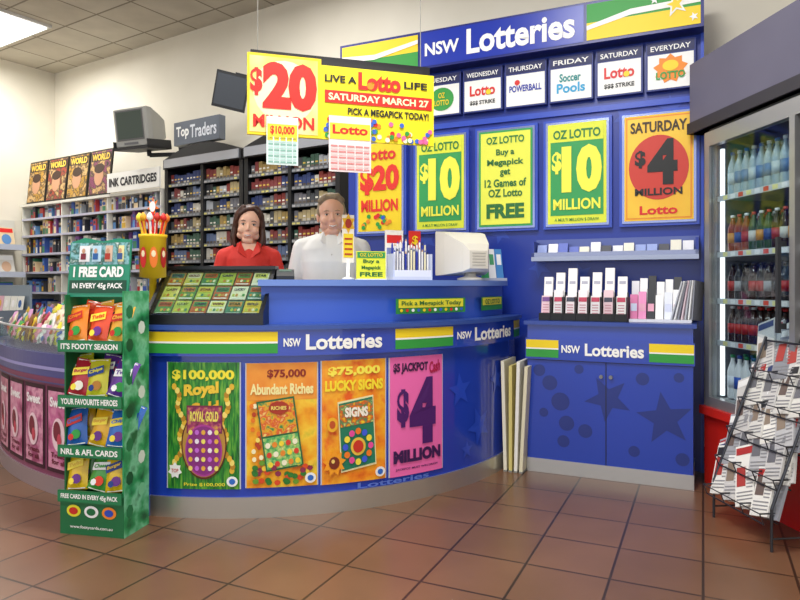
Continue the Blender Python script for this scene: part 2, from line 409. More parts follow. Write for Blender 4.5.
def cposter(x0, x1, z0, z1, kind):
    b = B('scratch_ticket_poster', arcS); xm = (x0 + x1) / 2; K = 1 / .0332
    w = x1 - x0
    b.box(x0, x1, -.006, -.001, z0, z1, '#c8ccd8', 12)
    o = .008
    if kind == 0:
        b.rect(x0 + .2, x1 - .2, z0, z1, NM('poster_green', ['#0c4a22', '#2c8a2c', '#7ab53a'], 26, .3, 3, stretch=(3, 3, .4)), o, 12)
        b.text('$100,000', x0 + 1, x1 - 1, z1 - .1, z1 - .04, '#f5e63a', o + .004, .04)
        b.text('Royal', x0 + 3, x1 - 3.5, z1 - .2, z1 - .12, '#f0c838', o + .006, .05, rise=.02); b.text('Gold', x0 + 4, x1 - 3.5, z1 - .29, z1 - .22, '#e8b428', o + .006, .05, rise=.02)
        for s_ in (-1, 1):
            for k in range(22):
                a = k / 21; b.disc(xm + s_ * (4.7 - 1.3 * math.sin(a * 3.1) + .4 * math.sin(a * 19)), z0 + .1 + a * .45, .42, .018, ['#e2b530', '#b8841c', '#f4dc70'][k % 3], o + .003 + .0002 * k, 8)
        b.disc(xm + .2, z0 + .24, 3.7, .185, '#5c2410', o + .0075, 30); b.disc(xm + .2, z0 + .24, 3.5, .175, '#b88a3a', o + .008, 30)
        b.rect(xm - 2.6, xm + 3.2, z0 + .3, z0 + .45, '#7a2448', o + .0085, 6); b.rect(xm - 2.4, xm + 3.0, z0 + .31, z0 + .44, NM('ticket_maroon', ['#5a1438', '#a83a6a', '#d8a040'], 40, .3, 2), o + .0095, 6)
        b.disc(xm + .2, z0 + .21, 3.0, .14, '#b03a94', o + .0105, 30); b.disc(xm + .2, z0 + .21, 2.8, .13, '#8a2a80', o + .011, 30)
        for r in range(5):
            for c in range(5): b.disc(xm - 1.9 + 1.05 * c, z0 + .115 + .048 * r, .36, .014, ['#f2e068', '#c86ad8', '#e8b040', '#f4e8f4'][(r * 2 + c) % 4], o + .013, 8)
        b.text('ROYAL GOLD', xm - 2.0, xm + 2.6, z0 + .365, z0 + .42, '#f2e068', o + .013, .04)
        b.star(x0 + 1.6, z0 + .1, 1.2, .045, WHT, o + .012, n=7, inn=.7); b.text('TOP', x0 + 1, x0 + 2.2, z0 + .09, z0 + .11, '#c03020', o + .014, .02)
        b.text('Prize $100,000', x0 + 3, x1 - 2.5, z0 + .015, z0 + .035, '#f5e63a', o + .004, .01)
    elif kind == 1:
        b.rect(x0 + .2, x1 - .2, z0, z1, NM('poster_harvest', ['#cc5a1c', '#f0a01c', '#f7cc3a', '#a8b53a'], 7, .3, 4), o, 12)
        b.rect(x0 + .2, x1 - .2, z1 - .2, z1, NM('poster_harvest_top', ['#e88a2c', '#f4aa3c'], 9, .3, 3), o + .001, 12)
        b.text('$75,000', x0 + 3.5, x1 - 2, z1 - .085, z1 - .035, '#8a2410', o + .004, .03)
        b.text('Abundant Riches', x0 + .8, x1 - .8, z1 - .17, z1 - .11, '#f4e8a0', o + .006, .04)
        a = math.radians(8)
        def tk(px, pz): return (xm + .5 + (px * math.cos(a) - pz * math.sin(a)) * K, z0 + .1 + px * math.sin(a) + pz * math.cos(a))
        b.poly([tk(-.1, 0), tk(.1, 0), tk(.1, .38), tk(-.1, .38)], '#1e6a3c', o + .01)
        b.poly([tk(-.092, .19), tk(.092, .19), tk(.092, .37), tk(-.092, .37)], NM('ticket_harvest', ['#2c8a4c', '#e8b028', '#d8502a', '#f4e080'], 34, .3, 2), o + .012)
        b.poly([tk(-.092, .01), tk(.092, .01), tk(.092, .18), tk(-.092, .18)], NM('ticket_green', ['#2c9a5c', '#8ac86a', '#f0e090'], 50, .3, 2), o + .012)
        for r in range(3):
            for c in range(5):
                p = tk(-.072 + .036 * c, .035 + .052 * r); b.disc(p[0], p[1], .42, .016, ['#f2d83a', '#d8402a', '#f4f0d0', '#e88a2a'][(r + c) % 4], o + .014, 9)
        b.disc(xm - .5, z0 + .43, 1.6, .035, '#a8341c', o + .015, 20); b.text('RICHES', xm - 1.7, xm + .7, z0 + .42, z0 + .44, '#f4e070', o + .017, .03)
        for k in range(34):
            b.disc(x0 + .8 + random.random() * (w - 2), z0 + .02 + random.random() * .12, .5, .015, random.choice(['#2c7a2c', '#d84a1c', '#f2c83a', '#6a9a2a', '#8a2a4a']), o + .006 + .0002 * k, 8)
        for k in range(20): b.disc(x0 + 1 + random.random() * 1.8, z0 + .15 + random.random() * .35, .35, .014, random.choice(['#f7e06a', '#e87a1c', '#f8f0c0', '#b8401c']), o + .005 + .0002 * k, 8)
    elif kind == 2:
        b.rect(x0 + .2, x1 - .2, z0, z1, NM('poster_signs', ['#d04a18', '#f08a20', '#f6b02a', '#e8601c'], 9, .3, 4), o, 12)
        b.text('$75,000', x0 + 1.2, x1 - 1.2, z1 - .09, z1 - .035, '#f9e850', o + .004, .05)
        b.text('LUCKY SIGNS', x0 + .7, x1 - .7, z1 - .17, z1 - .11, '#f9e030', o + .006, .05)
        b.poly([(xm - 2.4, z0 + .06), (xm + 3.8, z0 + .09), (xm + 3.2, z0 + .48), (xm - 3, z0 + .45)], '#f0e8b0', o + .0085)
        b.poly([(xm - 2.2, z0 + .07), (xm + 3.6, z0 + .1), (xm + 3.05, z0 + .47), (xm - 2.8, z0 + .44)], '#1c7a5a', o + .010)
        b.poly([(xm - 2.5, z0 + .31), (xm + 3.2, z0 + .33), (xm + 3.0, z0 + .46), (xm - 2.7, z0 + .43)], NM('ticket_signs', ['#e8c828', '#d85a1c', '#3a8a5a', '#f8e880'], 38, .3, 2), o + .0125)
        for k in range(12):
            an = k * math.pi / 6; b.disc(xm + .5 + 2.2 * math.cos(an), z0 + .2 + .085 * math.sin(an), .5, .019, ['#e84a9a', '#f6e040', '#3a5ad8', '#f07a1c'][k % 4], o + .015, 9)
        b.disc(xm + .5, z0 + .2, 1.3, .05, '#e8c040', o + .014); b.disc(xm + .5, z0 + .2, .9, .035, '#c8301c', o + .016); b.text('SIGNS', xm - 1.8, xm + 2.2, z0 + .365, z0 + .42, '#f8f0e0', o + .016, .05)
        b.star(xm - 3.6, z0 + .12, 2.0, .075, '#f6a01c', o + .017, n=9, inn=.65); b.disc(xm - 3.6, z0 + .12, .9, .035, '#7a2a10', o + .019, 12); b.disc(xm - 3.8, z0 + .13, .3, .012, '#f4d070', o + .021, 8)
        b.disc(xm - 3.9, z0 + .33, .9, .04, '#f0b428', o + .017); b.disc(xm - 3.9, z0 + .33, .5, .022, '#c0501c', o + .018)
    else:
        b.rect(x0 + .2, x1 - .2, z0, z1, '#f26cb2', o, 12)
        b.text('$5 JACKPOT', x0 + .8, x1 - 3.6, z1 - .1, z1 - .035, '#3a1040', o + .004, .05); b.text('Cash', x1 - 3.3, x1 - .8, z1 - .11, z1 - .04, '#b01848', o + .004, .04, rise=.015)
        b.text('$', xm - 4.3, xm - 1.9, z0 + .28, z0 + .5, '#4a1466', o + .006, .06)
        b.text('4', xm - 1.8, xm + 3.9, z0 + .17, z0 + .56, '#4a1466', o + .006, .07)
        b.text('MILLION', x0 + .8, x1 - .8, z0 + .075, z0 + .15, '#38104e', o + .006, .06)
        b.text('JACKPOT MUST WIN DRAW', xm - 4.5, xm + 4.5, z0 + .03, z0 + .045, '#38104e', o + .003, .02)
    if kind < 3: b.disc(x1 - 1.3, z0 + .045, .9, .028, WHT, o + .012, 14); b.disc(x1 - 1.3, z0 + .045, .5, .016, '#2a6ac8', o + .014, 12)
    b.build()
cposter(-9.3, 2.9, .155, .835, 0); cposter(3.6, 15.3, .16, .83, 1); cposter(15.7, 27.2, .155, .835, 2); cposter(27.7, 39.3, .15, .835, 3)

S2 = arcframe(-3.2)
b = B('scratch_ticket_display_case', S2)
fr_ = M('#15161a', .3)
b.prism([(.0, 1.036), (.34, 1.036), (.34, 1.345), (.28, 1.345), (.0, 1.1)], -.325, -.305, fr_); b.prism([(.0, 1.036), (.34, 1.036), (.34, 1.345), (.28, 1.345), (.0, 1.1)], .305, .325, fr_)
b.box(-.305, .305, 0, .34, 1.036, 1.06, fr_); b.box(-.305, .305, .32, .34, 1.06, 1.345, fr_); b.box(-.305, .305, .0, .012, 1.06, 1.1, fr_); b.box(-.325, .325, .265, .345, 1.34, 1.36, fr_)
S3 = sub(S2, (0, 0, 1.09), 48)
b.box(-.305, .305, .02, .035, 0, .37, '#2a2c26', S=S3)
cols = ['#4f9a4c', '#e0c23a', '#c8602a', '#e6e070', '#3f8a6a', '#b8c84a', '#cc9040', '#efe9c8']
for r in range(3):
    for c in range(6):
        x = -.29 + c * .098; z = .02 + r * .118; cc = cols[(r * 3 + c * 5) % 8]
        b.rect(x, x + .09, z, z + .108, cc, -.018, S=S3); b.rect(x + .008, x + .082, z + .062, z + .1, cols[(r + c * 3 + 2) % 8], -.0165, S=S3)
        b.text(['GOLD', 'LUCKY', 'CASH', 'WIN', 'STAR'][(r * 2 + c) % 5], x + .014, x + .076, z + .07, z + .09, ['#6a1c14', '#14401c', '#1a1a50'][(r + c) % 3], -.014, .04, S=S3)
        for k in range(4): b.disc(x + .017 + k * .019, z + .035, .008, .012, cols[(r + c + k) % 8], -.0155, 8, S=S3)
        b.rect(x + .008, x + .082, z + .006, z + .014, WHT, -.016, S=S3)
b.box(-.305, .305, -.004, 0, 0, .375, glassmat(), S=S3)
b.build()

# ------------------------------------------------------------ candy counter left
b = B('confectionery_counter', arcC)
A0, A1 = -66, -20.2
b.box(A0, A1, 0, .5, .1, .66, NM('mauve_panel', ['#7a3a58', '#8c4468'], 3, .35), 40)
b.box(A0, A1, -.01, .5, 0, .1, M('#b8a8b0', .3, .6), 40); b.box(A0, A1, -.02, .5, .66, .84, M('#4a4a84', .3), 40)
b.rect(A0, A1, .74, .76, '#9a94c8', .022, 40); b.rect(A0, A1, .67, .70, '#7a3a58', .022, 40)
b.box(A0, A1, -.01, .0, .84, .98, glassmat(), 40); b.box(A0, A1, -.015, .005, .98, .99, M('#c8ccd0', .3, .7), 40)
for i, (x0, x1, c) in enumerate(((-52, -47, '#c87a90'), (-46.5, -41.5, '#c86a94'), (-41, -36, '#a84a78'), (-35.5, -30.5, '#c86a98'), (-30, -25, '#c07a98'))):
    b.rect(x0, x1, .13, .64, '#3a1428', .004, 8); b.rect(x0 + .35, x1 - .35, .155, .615, NM('sweet_poster%d' % i, [c, '#e0a0b8', c, '#8a3a5c'], 9, .35, 3), .006, 8)
    xm = (x0 + x1) / 2
    b.disc(xm, .36, 1.2, .1, '#f0d0d8', .012); b.disc(xm - .2, .38, .7, .06, '#7a2838', .014); b.disc(xm + .3, .33, .4, .04, '#c8485a', .016); b.text('Sweet', x0 + .8, x1 - .8, .52, .58, '#f6f0f0', .01, .04); b.text('Treats\nfor all', x0 + 1.0, x1 - 1.0, .18, .25, '#6a1830', .01, .03)
b.build()
b = B('snack_bags', arcC)
sc = ['#d8b030', '#c85a2a', '#4a9a4a', '#e8dcc0', '#b83a5a', '#4a6ab8', '#e8e04a', '#8a5a30', '#f0a0b8', '#6ab0a0', '#f0f0ec', '#d8a0c8']
for ring in range(5):
    th = -65
    while th < -22:
        ins = .06 + ring * .085
        if not (th > -25 and ring in (0, 1, 2)):
            S2 = sub(arcframe(th, ins, .85, A=arcC), (0, 0, .03 + .02 * ring), 22 + random.uniform(-10, 8), yaw=random.uniform(-18, 18), roll=random.uniform(-14, 14))
            h_ = random.uniform(.11, .19)
            b.bag(.08, h_, .03, random.choice(sc), S2, lab=random.choice(sc)); b.disc(.0, h_ * .25, .02, .018, random.choice(sc), .018, 8, S=S2)
        th += 1.25 + random.uniform(-.1, .1)
b.build()
# chip display stand
S2 = frame(-1.712, 3.275, .978, -.208)
b = B('chip_display_stand', S2)
gr = M('#146a3c', .45); gl = M('#2c9a5c', .45); w = .36; dp = .21
b.box(0, w, 0, dp, 0, .2, gr); b.box(0, w, dp - .01, dp, .2, 1.2, gr)
b.box(0, .008, 0.03, dp, .2, 1.2, gr)
b.box(w - .008, w, 0.0, dp, .2, 1.22, gl)
SS = sub(S2, (w, 0, 0), 0, 90)
b.rect(0, dp, 0, 1.22, NM('footy_green', ['#0e5a34', '#2c9a5c', '#7acca0', '#14683c'], 9, .4, 3), .001, S=SS)
for k in range(13): b.disc(.045 + (k % 2) * .1, .12 + k * .083, .03, .035, ['#1c7a48', '#78c898', '#0e5430', '#d8e8dc'][k % 4], .002, 7, S=SS)
tz = [.2, .425, .675, .95]
pals = [['#e8c020', '#48a040', '#e8c020'], ['#2a62b8', '#e8b020', '#3070c8'], ['#b82838', '#d8d030', '#6a3aa0'], ['#f08a28', '#e8502a', '#f0b040']]
words = ['Twist', 'Cheese', 'Burger', 'Chips']
for i, z in enumerate(tz):
    b.box(.008, w - .008, -.01, dp - .01, z - .01, z, gl); b.box(0, w, -.018, -.01, z - .035, z + .025, gr)
    t = ['FREE CARD IN EVERY 45g PACK', 'NRL & AFL CARDS', 'YOUR FAVOURITE HEROES', "IT'S FOOTY SEASON"][i]
    b.rect(.0, w, z - .03, z + .02, '#1e7a4a', .019); b.text(t, .02, w - .02, z - .02, z + .01, WHT, .021, .03)
    for row in range(2):
        for c in range(3):
            S3 = sub(S2, (.065 + c * .113, .04 + row * .06, z + .012 + .02 * row), 14, yaw=random.uniform(-10, 10), roll=random.uniform(-16, 16))
            col = pals[i][(c + row) % 3]
            b.bag(.118, .19, .05, M(col, .22), S3, lab=random.choice(['#ffffff', '#f6e040', '#c8281c', '#143a8a']), lab2=random.choice(['#e8401c', '#2a9a3c', '#f4f0e0', '#c08028', '#6a2a8a']), word=words[(i + c) % 4])
b.text('www.footycards.com.au', .06, w - .06, .03, .05, WHT, .004, .01)
for k, c in enumerate(['#e8e030', '#f4f4f4', '#f08a28']): b.disc(.08 + .1 * k, .12, .04, .03, c, .003); b.disc(.08 + .1 * k, .12, .025, .018, ['#c8281c', '#146a3c', '#2a4ab8'][k], .005)
SH = sub(S2, (0, .06, 1.19), 6)
b.slab([(-.01, 0), (w - .02, 0), (w - .02, .29), (w * .75, .3), (w * .5, .285), (w * .2, .305), (-.01, .28)], 0, .01, M('#1f8a6a', .4), S=SH)
b.rect(-.005, w - .025, .165, .278, NM('stadium', ['#2a6a5a', '#8ac0c8', '#1f5a4a', '#d8e8e8'], 22, .4, 3), .001, S=SH)
b.rect(.0, w - .03, .02, .085, '#0e4a34', .003, S=SH); b.text('IN EVERY 45g PACK', .02, w - .05, .035, .07, WHT, .005, .03, S=SH)
b.text('1 FREE CARD', .02, w - .05, .1, .155, WHT, .004, .05, S=SH)
for k in range(4):
    b.box(.05 + .075 * k, .09 + .065 * k + .02, -.006, -.003, .18, .262, ['#e8e8ea', '#b8d8e8', '#d8b8a0', '#e8e0a0'][k], S=SH); b.disc(.075 + .07 * k, .235, .01, .013, '#c89878', .008, 10, S=SH); b.rect(.06 + .07 * k, .09 + .07 * k, .19, .222, ['#7a1a30', '#205a9a', '#a83020', '#30508a'][k], .008, S=SH)
b.build()

NS = arcframe(-21.6, .13, .845, A=arcC)
b = B('novelty_pen_stand', NS)
b.lathe(0, 0, [(.06, .0), (.06, .02), (.02, .03), (.02, .44), (.072, .45), (.072, .67), (.078, .675), (.078, .69), (.03, .69)], '#f0c81c', 20)
for k in range(12):
    a = 2 * math.pi * k / 12; c = [RED, '#f07a1c', '#f4e040', '#e8a81c', WHT, '#c82a1c'][k % 6]
    b.cyl((.05 * math.cos(a), .05 * math.sin(a), .67), (.075 * math.cos(a), .075 * math.sin(a), .77), .006, .006, c, 8)
    b.lathe(.075 * math.cos(a), .075 * math.sin(a), [(.005, .76), (.017, .775), (.017, .79), (.004, .81)], c, 8)
b.cyl((0, 0, .68), (0, 0, .82), .006, .006, RED, 8); b.star(0, .85, .045, .06, '#f07a1c', 0, n=7); b.disc(0, .85, .022, .03, WHT, .004)
for k in range(8):
    SK = sub(NS, (0, 0, 0), 0, 45 * k)
    b.disc(0, .56, .022, .06, [RED, '#f07a1c', '#b01c18'][k % 3], .075, 12, S=SK); b.disc(0, .58, .012, .02, '#f8e8c0', .0765, 8, S=SK)
b.build()

# ------------------------------------------------------------ things on counter
b = B('tabletop_sign', arcframe(27.2, .2, 1.281, -10))
b.box(-.09, .09, -.005, .005, .0, .17, '#e8ec3c'); b.rect(-.085, .085, .13, .165, '#2c9a50', .007); b.text('OZ LOTTO', -.07, .07, .138, .158, YEL, .009)
for k, t in enumerate(['Buy a', 'Megapick', 'FREE']): b.text(t, -.05 - .01 * k, .05 + .01 * k, .095 - .038 * k, .122 - .038 * k, '#1d6a30', .008, .03)
b.box(-.09, .09, -.03, .04, 0, .006, WHT); b.build()
b = B('pen_holder_stand', arcframe(36.5, .2, 1.281, -14))
b.box(-.13, .13, -.05, .06, 0, .02, '#d8dce8'); b.box(-.13, -.122, -.05, .06, .02, .16, '#c8d0e8'); b.box(.122, .13, -.05, .06, .02, .16, '#c8d0e8'); b.box(-.13, .13, .05, .06, .02, .2, '#7a86b8'); b.box(-.122, .122, -.05, -.045, .02, .06, '#e8eaf4')
for k in range(13):
    for r in range(2):
        x = -.11 + k * .0185; y = -.02 + r * .04; h_ = .15 + .05 * r + random.uniform(-.01, .02)
        b.cyl((x, y, .02), (x, y, .02 + h_), .006, .006, random.choice(['#f4f4f4', '#e8e8ea', '#e8e8ea', '#f4f4f4', '#1a2ea0', '#f0e8c0']), 8); b.cyl((x, y, .02 + h_), (x, y, .035 + h_), .006, .001, random.choice(['#222222', '#1a2ea0', '#c89a70']), 8)
b.box(-.14, -.02, .06, .068, .0, .31, '#f4f0e6'); b.rect(-.13, -.03, .23, .28, RED, -.059); b.box(.02, .1, .06, .066, .1, .31, '#d8281c'); b.text('$', .04, .08, .22, .28, YEL, -.056)
b.build()
b = B('lollipop_charity_stand', arcframe(22.3, .2, 1.281))
b.lathe(0, 0, [(.035, 0), (.035, .01), (.01, .015), (.01, .12)], WHT, 16); b.box(-.036, .036, -.004, .004, .1, .38, '#efe9d8'); b.star(0, .33, .045, .06, '#e8b420', .006, n=6, inn=.6); b.disc(0, .33, .02, .028, '#a83018', .009); b.rect(-.03, .03, .13, .27, '#f0d428', .006)
for k in range(4): b.rect(-.024, .024, .145 + .03 * k, .155 + .03 * k, '#b83a1c', .008)
b.build()
b = B('computer_monitor', arcframe(57.5, .2, 1.281, -35))
b.lathe(0, 0, [(.09, 0), (.09, .015), (.04, .03), (.04, .05)], '#cfcabb', 16)
def loft_boxes(b, secs, mat, S=None):
    vs = []; fs = []
    for y, hw, z0, z1 in secs: vs += [(-hw, y, z0), (hw, y, z0), (hw, y, z1), (-hw, y, z1)]
    n = len(secs)
    fs.append((0, 1, 2, 3)); fs.append((4 * n - 1, 4 * n - 2, 4 * n - 3, 4 * n - 4))
    for j in range(n - 1):
        for i in range(4): fs.append((4 * j + (i + 1) % 4, 4 * j + i, 4 * j + 4 + i, 4 * j + 4 + (i + 1) % 4))
    b.add(vs, fs, mat, S=S)
loft_boxes(b, [(-.12, .07, .08, .2), (-.08, .1, .06, .25), (.08, .16, .04, .33), (.17, .18, .035, .345), (.19, .175, .04, .34)], M('#ddd8cb', .5))
b.box(-.15, .15, .1895, .192, .06, .31, BLK)
for k in range(5): b.box(-.05, .05, -.123, -.12, .1 + .02 * k, .106 + .02 * k, '#b8b4a8')
b.build()
b = B('leaflet_stand', arcframe(68.3, .17, 1.281, -50))
for k, c in enumerate(['#2f9a5a', '#e8e8ea', '#4a8ac8']):
    S3 = sub(b.S, (-.06 + .06 * k, 0, 0), 12); b.box(0, .055, 0, .01, 0, .24, c, S=S3); b.rect(.01, .045, .12, .2, '#f4f4f4' if k % 2 == 0 else '#4a9a6a', .002, S=S3)
b.box(-.07, .13, -.02, .07, 0, .02, '#b8bcc8'); b.build()
b = B('payment_terminal', arcframe(10, .2, 1.281))
b.prism([(-.06, 0), (.07, 0), (.07, .06), (-.06, .02)], -.05, .05, '#1c1e24'); b.box(-.035, .035, .03, .034, .03, .06, '#708878'); b.build()

b = B('folded_sign_boards', frame(.69, 4.36, .906, -.423))
for k, c in enumerate(['#e8e2cc', '#d8c878', '#f0ede2', '#e0d8b8']):
    S3 = sub(b.S, (.005 + .035 * k, 0, 0), 0, roll=1.5 * (k - 1)); b.box(0, .022, .0, .3, 0.004, .74 - .03 * (k % 2), c, S=S3); b.box(-.001, .023, -.002, .302, .0, .012, '#888880', S=S3)
b.build()

# ------------------------------------------------------------ hanging banner
HB = frame(-.824, 3.5, .957, .292)
b = B('hanging_jackpot_sign', HB)
b.box(.02, 1.05, .02, .06, 2.46, 2.53, M('#1a1a1c', .4)); b.box(.0, .4, -.02, .0, 2.06, 2.5, '#f3d21a'); b.box(.4, 1.063, -.015, .0, 2.06, 2.47, '#f3e01a')
for x in (.06, 1.0): b.cyl((x, .04, 2.53), (x, .04, 4.2), .0025, .0025, '#8a8880', 6)
b.box(.0, 1.0, .0, .02, 2.44, 2.5, '#1a1a1c')
o = .022
b.rect(.012, .38, 2.075, 2.485, NM('jackpot_card', ['#f5e060', '#f9f0b0'], 5, .4), o); b.disc(.2, 2.3, .17, .17, '#fbf4c0', o + .001)
b.text('$', .015, .08, 2.27, 2.42, '#e0281c', o + .004, .04); b.text('20', .08, .375, 2.2, 2.46, '#e0281c', o + .004, .06)
b.text('MILLION', .03, .36, 2.1, 2.17, '#e0281c', o + .004, .03)
o = .018
b.text('LIVE A', .42, .6, 2.38, 2.42, '#1c1c1c', o + .002, .03); b.text('Lotto', .61, .86, 2.35, 2.45, '#d8281c', o + .002, .05); b.text('LIFE', .88, 1.02, 2.38, 2.42, '#1c1c1c', o + .002, .03)
b.disc(.68, 2.375, .02, .02, '#f08a1c', o + .004)
b.rect(.42, 1.05, 2.265, 2.335, '#d8281c', o + .001); b.text('SATURDAY MARCH 27', .44, 1.03, 2.28, 2.32, '#fbf4c0', o + .003, .03)
b.text('PICK A MEGAPICK TODAY!', .55, 1.03, 2.205, 2.245, '#1c1c1c', o + .002, .03)
for k in range(70):
    x = .42 + random.random() * .62; zz = 2.075 + random.random() ** 1.5 * .11
    b.disc(x, zz, .014, .014, random.choice(['#2f9a3c', '#e98a1c', '#f8f4d0', '#3a66c8', RED, '#e868a0']), o + .001 + .0001 * k, 10)
for x0, x1, z0, z1, ca, cb_ in ((.1, .27, 1.9, 2.16, '#bfe0d8', '#dceeea'), (.44, .68, 1.88, 2.19, '#f4c8c4', '#f4e4e2')):
    b.box(x0, x1, -.035, -.031, z0, z1, cb_); b.rect(x0 + .005, x1 - .005, z1 - .13, z1 - .04, '#f6dc3a', .037); b.text('Lotto' if x0 > .3 else '$10,000', x0 + .02, x1 - .02, z1 - .1, z1 - .05, RED, .039, .03)
    for k in range(9):
        b.rect(x0 + .01, x1 - .01, z0 + .01 + k * .016, z0 + .02 + k * .016, ca if k % 2 else '#d88a88' if x0 > .3 else '#8ab8a8', .037)
    for q in range(1, 5): xx = x0 + (x1 - x0) * q / 5; b.rect(xx, xx + .006, z0 + .01, z0 + .15, cb_, .0385)
b.build()

# ------------------------------------------------------------ back shelving (black)
def cig_shelf(a0, a1, name):
    b = B(name, WB); bk = M('#17181a', .4)
    b.box(a0, a1, -.05, -.005, 0, 2.62, '#25272a')
    b.box(a0, a0 + .05, -.48, -.05, 0, 2.55, bk); b.box(a1 - .05, a1, -.48, -.05, 0, 2.55, bk)
    pts = [(a0, 2.5), (a1, 2.5)] + [(a1 - (a1 - a0) * k / 10, 2.6 + .13 * math.sin(math.pi * k / 10)) for k in range(11)]
    b.slab(pts, -.5, -.05, bk)
    b.box(a0 + .03, a1 - .03, -.515, -.5, 2.51, 2.6, M('#b8bcc4', .2, .5))
    z = .5
    while z < 2.45:
        b.box(a0 + .05, a1 - .05, -.46, -.05, z, z + .012, '#3a3d42'); b.box(a0 + .05, a1 - .05, -.47, -.46, z - .01, z + .025, M('#6a6e74', .3, .5)); z += .165
    xm = (a0 + a1) / 2; b.box(xm - .02, xm + .02, -.48, -.05, .1, 2.5, bk)
    b.build()
cig_shelf(-1.2, -.01, 'product_shelf_unit'); cig_shelf(.01, 1.2, 'product_shelf_unit')
b = B('cigarette_packs', WB)
cp = ['#a8acb0', '#7a2a24', '#2a3a6a', '#c0bcb0', '#3a5a4a', '#98804a', '#5a6a8a', '#6a6a70', '#a89870', '#404448', '#7a3434', '#2a2c30']
for a0, a1 in ((-1.14, -.63), (-.58, -.07), (.07, .58), (.63, 1.14)):
    z = .5
    while z < 2.4:
        x = a0; c = random.choice(cp)
        while x < a1 - .045:
            if random.random() < .4: c = random.choice(cp)
            h_ = random.choice([.1, .115, .13])
            b.box(x, x + .046, -.44, -.3, z + .013, z + .013 + h_, c); b.rect(x + .004, x + .042, z + .02, z + .05, random.choice(['#4a4038', '#5a5048', '#b0a898']), .441)
            b.rect(x + .008, x + .038, z + .065, z + .08, random.choice(['#d8d4c8', '#c8a84a', c]), .4415)
            x += .05
        x = a0
        while x < a1 - .05: b.rect(x, x + .04, z - .004, z + .014, random.choice(['#a8a8a8', '#888c90', '#c8c070', '#8a8a8a']), .4715); x += .055
        z += .165
b.build()
b = B('top_traders_sign', WB)
b.box(-1.02, -.32, -.5, -.42, 2.735, 2.98, M('#6c7480', .3, .3)); b.text('Top', -.98, -.78, 2.79, 2.93, WHT, .503, .03); b.text('Traders', -.76, -.36, 2.79, 2.93, '#d8dce4', .503, .02); b.build()

b = B('stationery_shelf_unit', WB); wh = M('#d9d7cc', .5)
b.box(-4.12, -1.26, -.04, -.005, 0, 2.3, wh)
for a in (-4.12, -3.2, -2.25, -1.28): b.box(a, a + .02, -.48, -.04, 0, 2.28, wh)
zz = [.12, .48, .84, 1.14, 1.4, 1.64, 1.88, 2.1]
for z in zz: b.box(-4.12, -1.26, -.48, -.04, z, z + .015, wh); b.box(-4.12, -1.26, -.485, -.48, z - .005, z + .022, '#b8b8c8')
b.box(-4.12, -1.26, -.5, -.04, 2.28, 2.31, wh)
b.build()
b = B('packaged_stationery', WB)
gp = ['#e8e6de', '#3a5aa8', '#c8a030', '#2a2c34', '#b83a3a', '#d8d4c8', '#5a8ac0', '#7a4a8a', '#e0c8a0', '#3a7a5a', '#2e3038', '#9aa0a8', '#44464e']
for z in zz:
    for s0, s1 in ((-4.09, -3.22), (-3.17, -2.27), (-2.22, -1.3)):
        x = s0
        while x < s1 - .05:
            w_ = random.uniform(.03, .085); h_ = random.uniform(.12, .21)
            if x + w_ > s1: break
            c = random.choice(gp); yf = random.uniform(-.46, -.38)
            b.box(x, x + w_, yf, -.1, z + .016, z + .016 + h_, c); b.rect(x + .005, x + w_ - .005, z + .03, z + .03 + h_ * .4, random.choice(gp), -yf + .001)
            b.rect(x + .008, x + w_ - .008, z + .03 + h_ * .55, z + .03 + h_ * .72, random.choice(gp), -yf + .001)
            if random.random() < .5: b.disc(x + w_ / 2, z + .02 + h_ * .7, w_ * .3, w_ * .3, random.choice(gp), -yf + .002, 10)
            x += w_ + .006
b.build()
b = B('ink_cartridges_sign', WB); b.box(-2.18, -1.24, -.52, -.5, 2.32, 2.54, '#ecebe4'); b.text('INK CARTRIDGES', -2.14, -1.28, 2.38, 2.48, '#1c1c24', .523, .04); b.build()
b = B('magazine_display_posters', WB)
for k in range(4):
    x = -4.05 + k * .46
    S3 = sub(WB, (x, -.46, 2.32), 6)
    b.box(0, .43, 0, .02, 0, .56, '#1c1814', S=S3); c = ['#c8962a', '#a83a20', '#c8962a', '#8a3060'][k]
    b.rect(.015, .415, .02, .54, NM('cover%d' % k, ['#1c1410', c, '#3a2418', '#d8b070', '#2a1814'], 11, .35, 3), .003, S=S3); b.rect(.02, .41, .42, .52, '#2a1814', .004, S=S3); b.text('WORLD', .04, .39, .43, .51, '#f4c848', .006, .04, S=S3)
    b.disc(.2, .24, .09, .12, '#c89470', .005, S=S3); b.disc(.2, .33, .1, .06, '#3a2010', .006, S=S3)
b.build()
b = B('magazine_rack', WL)
b.box(-2.6, -.56, -.03, -.005, 0, 2.1, wh)
for k, z in enumerate([.3, .65, 1.0, 1.35, 1.7]):
    b.box(-2.6, -.56, -.3, -.03, z, z + .02, wh); b.box(-2.6, -.56, -.305, -.3, z, z + .07, '#c0c8d8')
    x = -2.58
    while x < -.8:
        S3 = sub(WL, (x, -.26 + .0, z + .03), 16); b.box(0, .2, 0, .012, 0, .27, random.choice(gp), S=S3); b.rect(.01, .19, .2, .255, random.choice([RED, '#e8e040', '#3a5aa8', '#f4f4f4']), .002, S=S3); b.disc(.1, .11, .06, .07, random.choice(['#c89a78', '#7a5a40', '#e0b898', '#5a8ac0']), .003, 12, S=S3)
        x += .215
b.build()
b = B('greeting_card_stand', frame(-4.25, 6.9, .843, -.537))
b.box(-.6, .6, 0, .02, 0, 1.25, '#8a98a4'); b.box(-.6, .6, -.3, .0, 0, .12, '#6a7480'); b.box(-.62, -.6, -.3, .02, 0, 1.0, '#6a7480'); b.box(.6, .62, -.3, .02, 0, 1.0, '#6a7480')
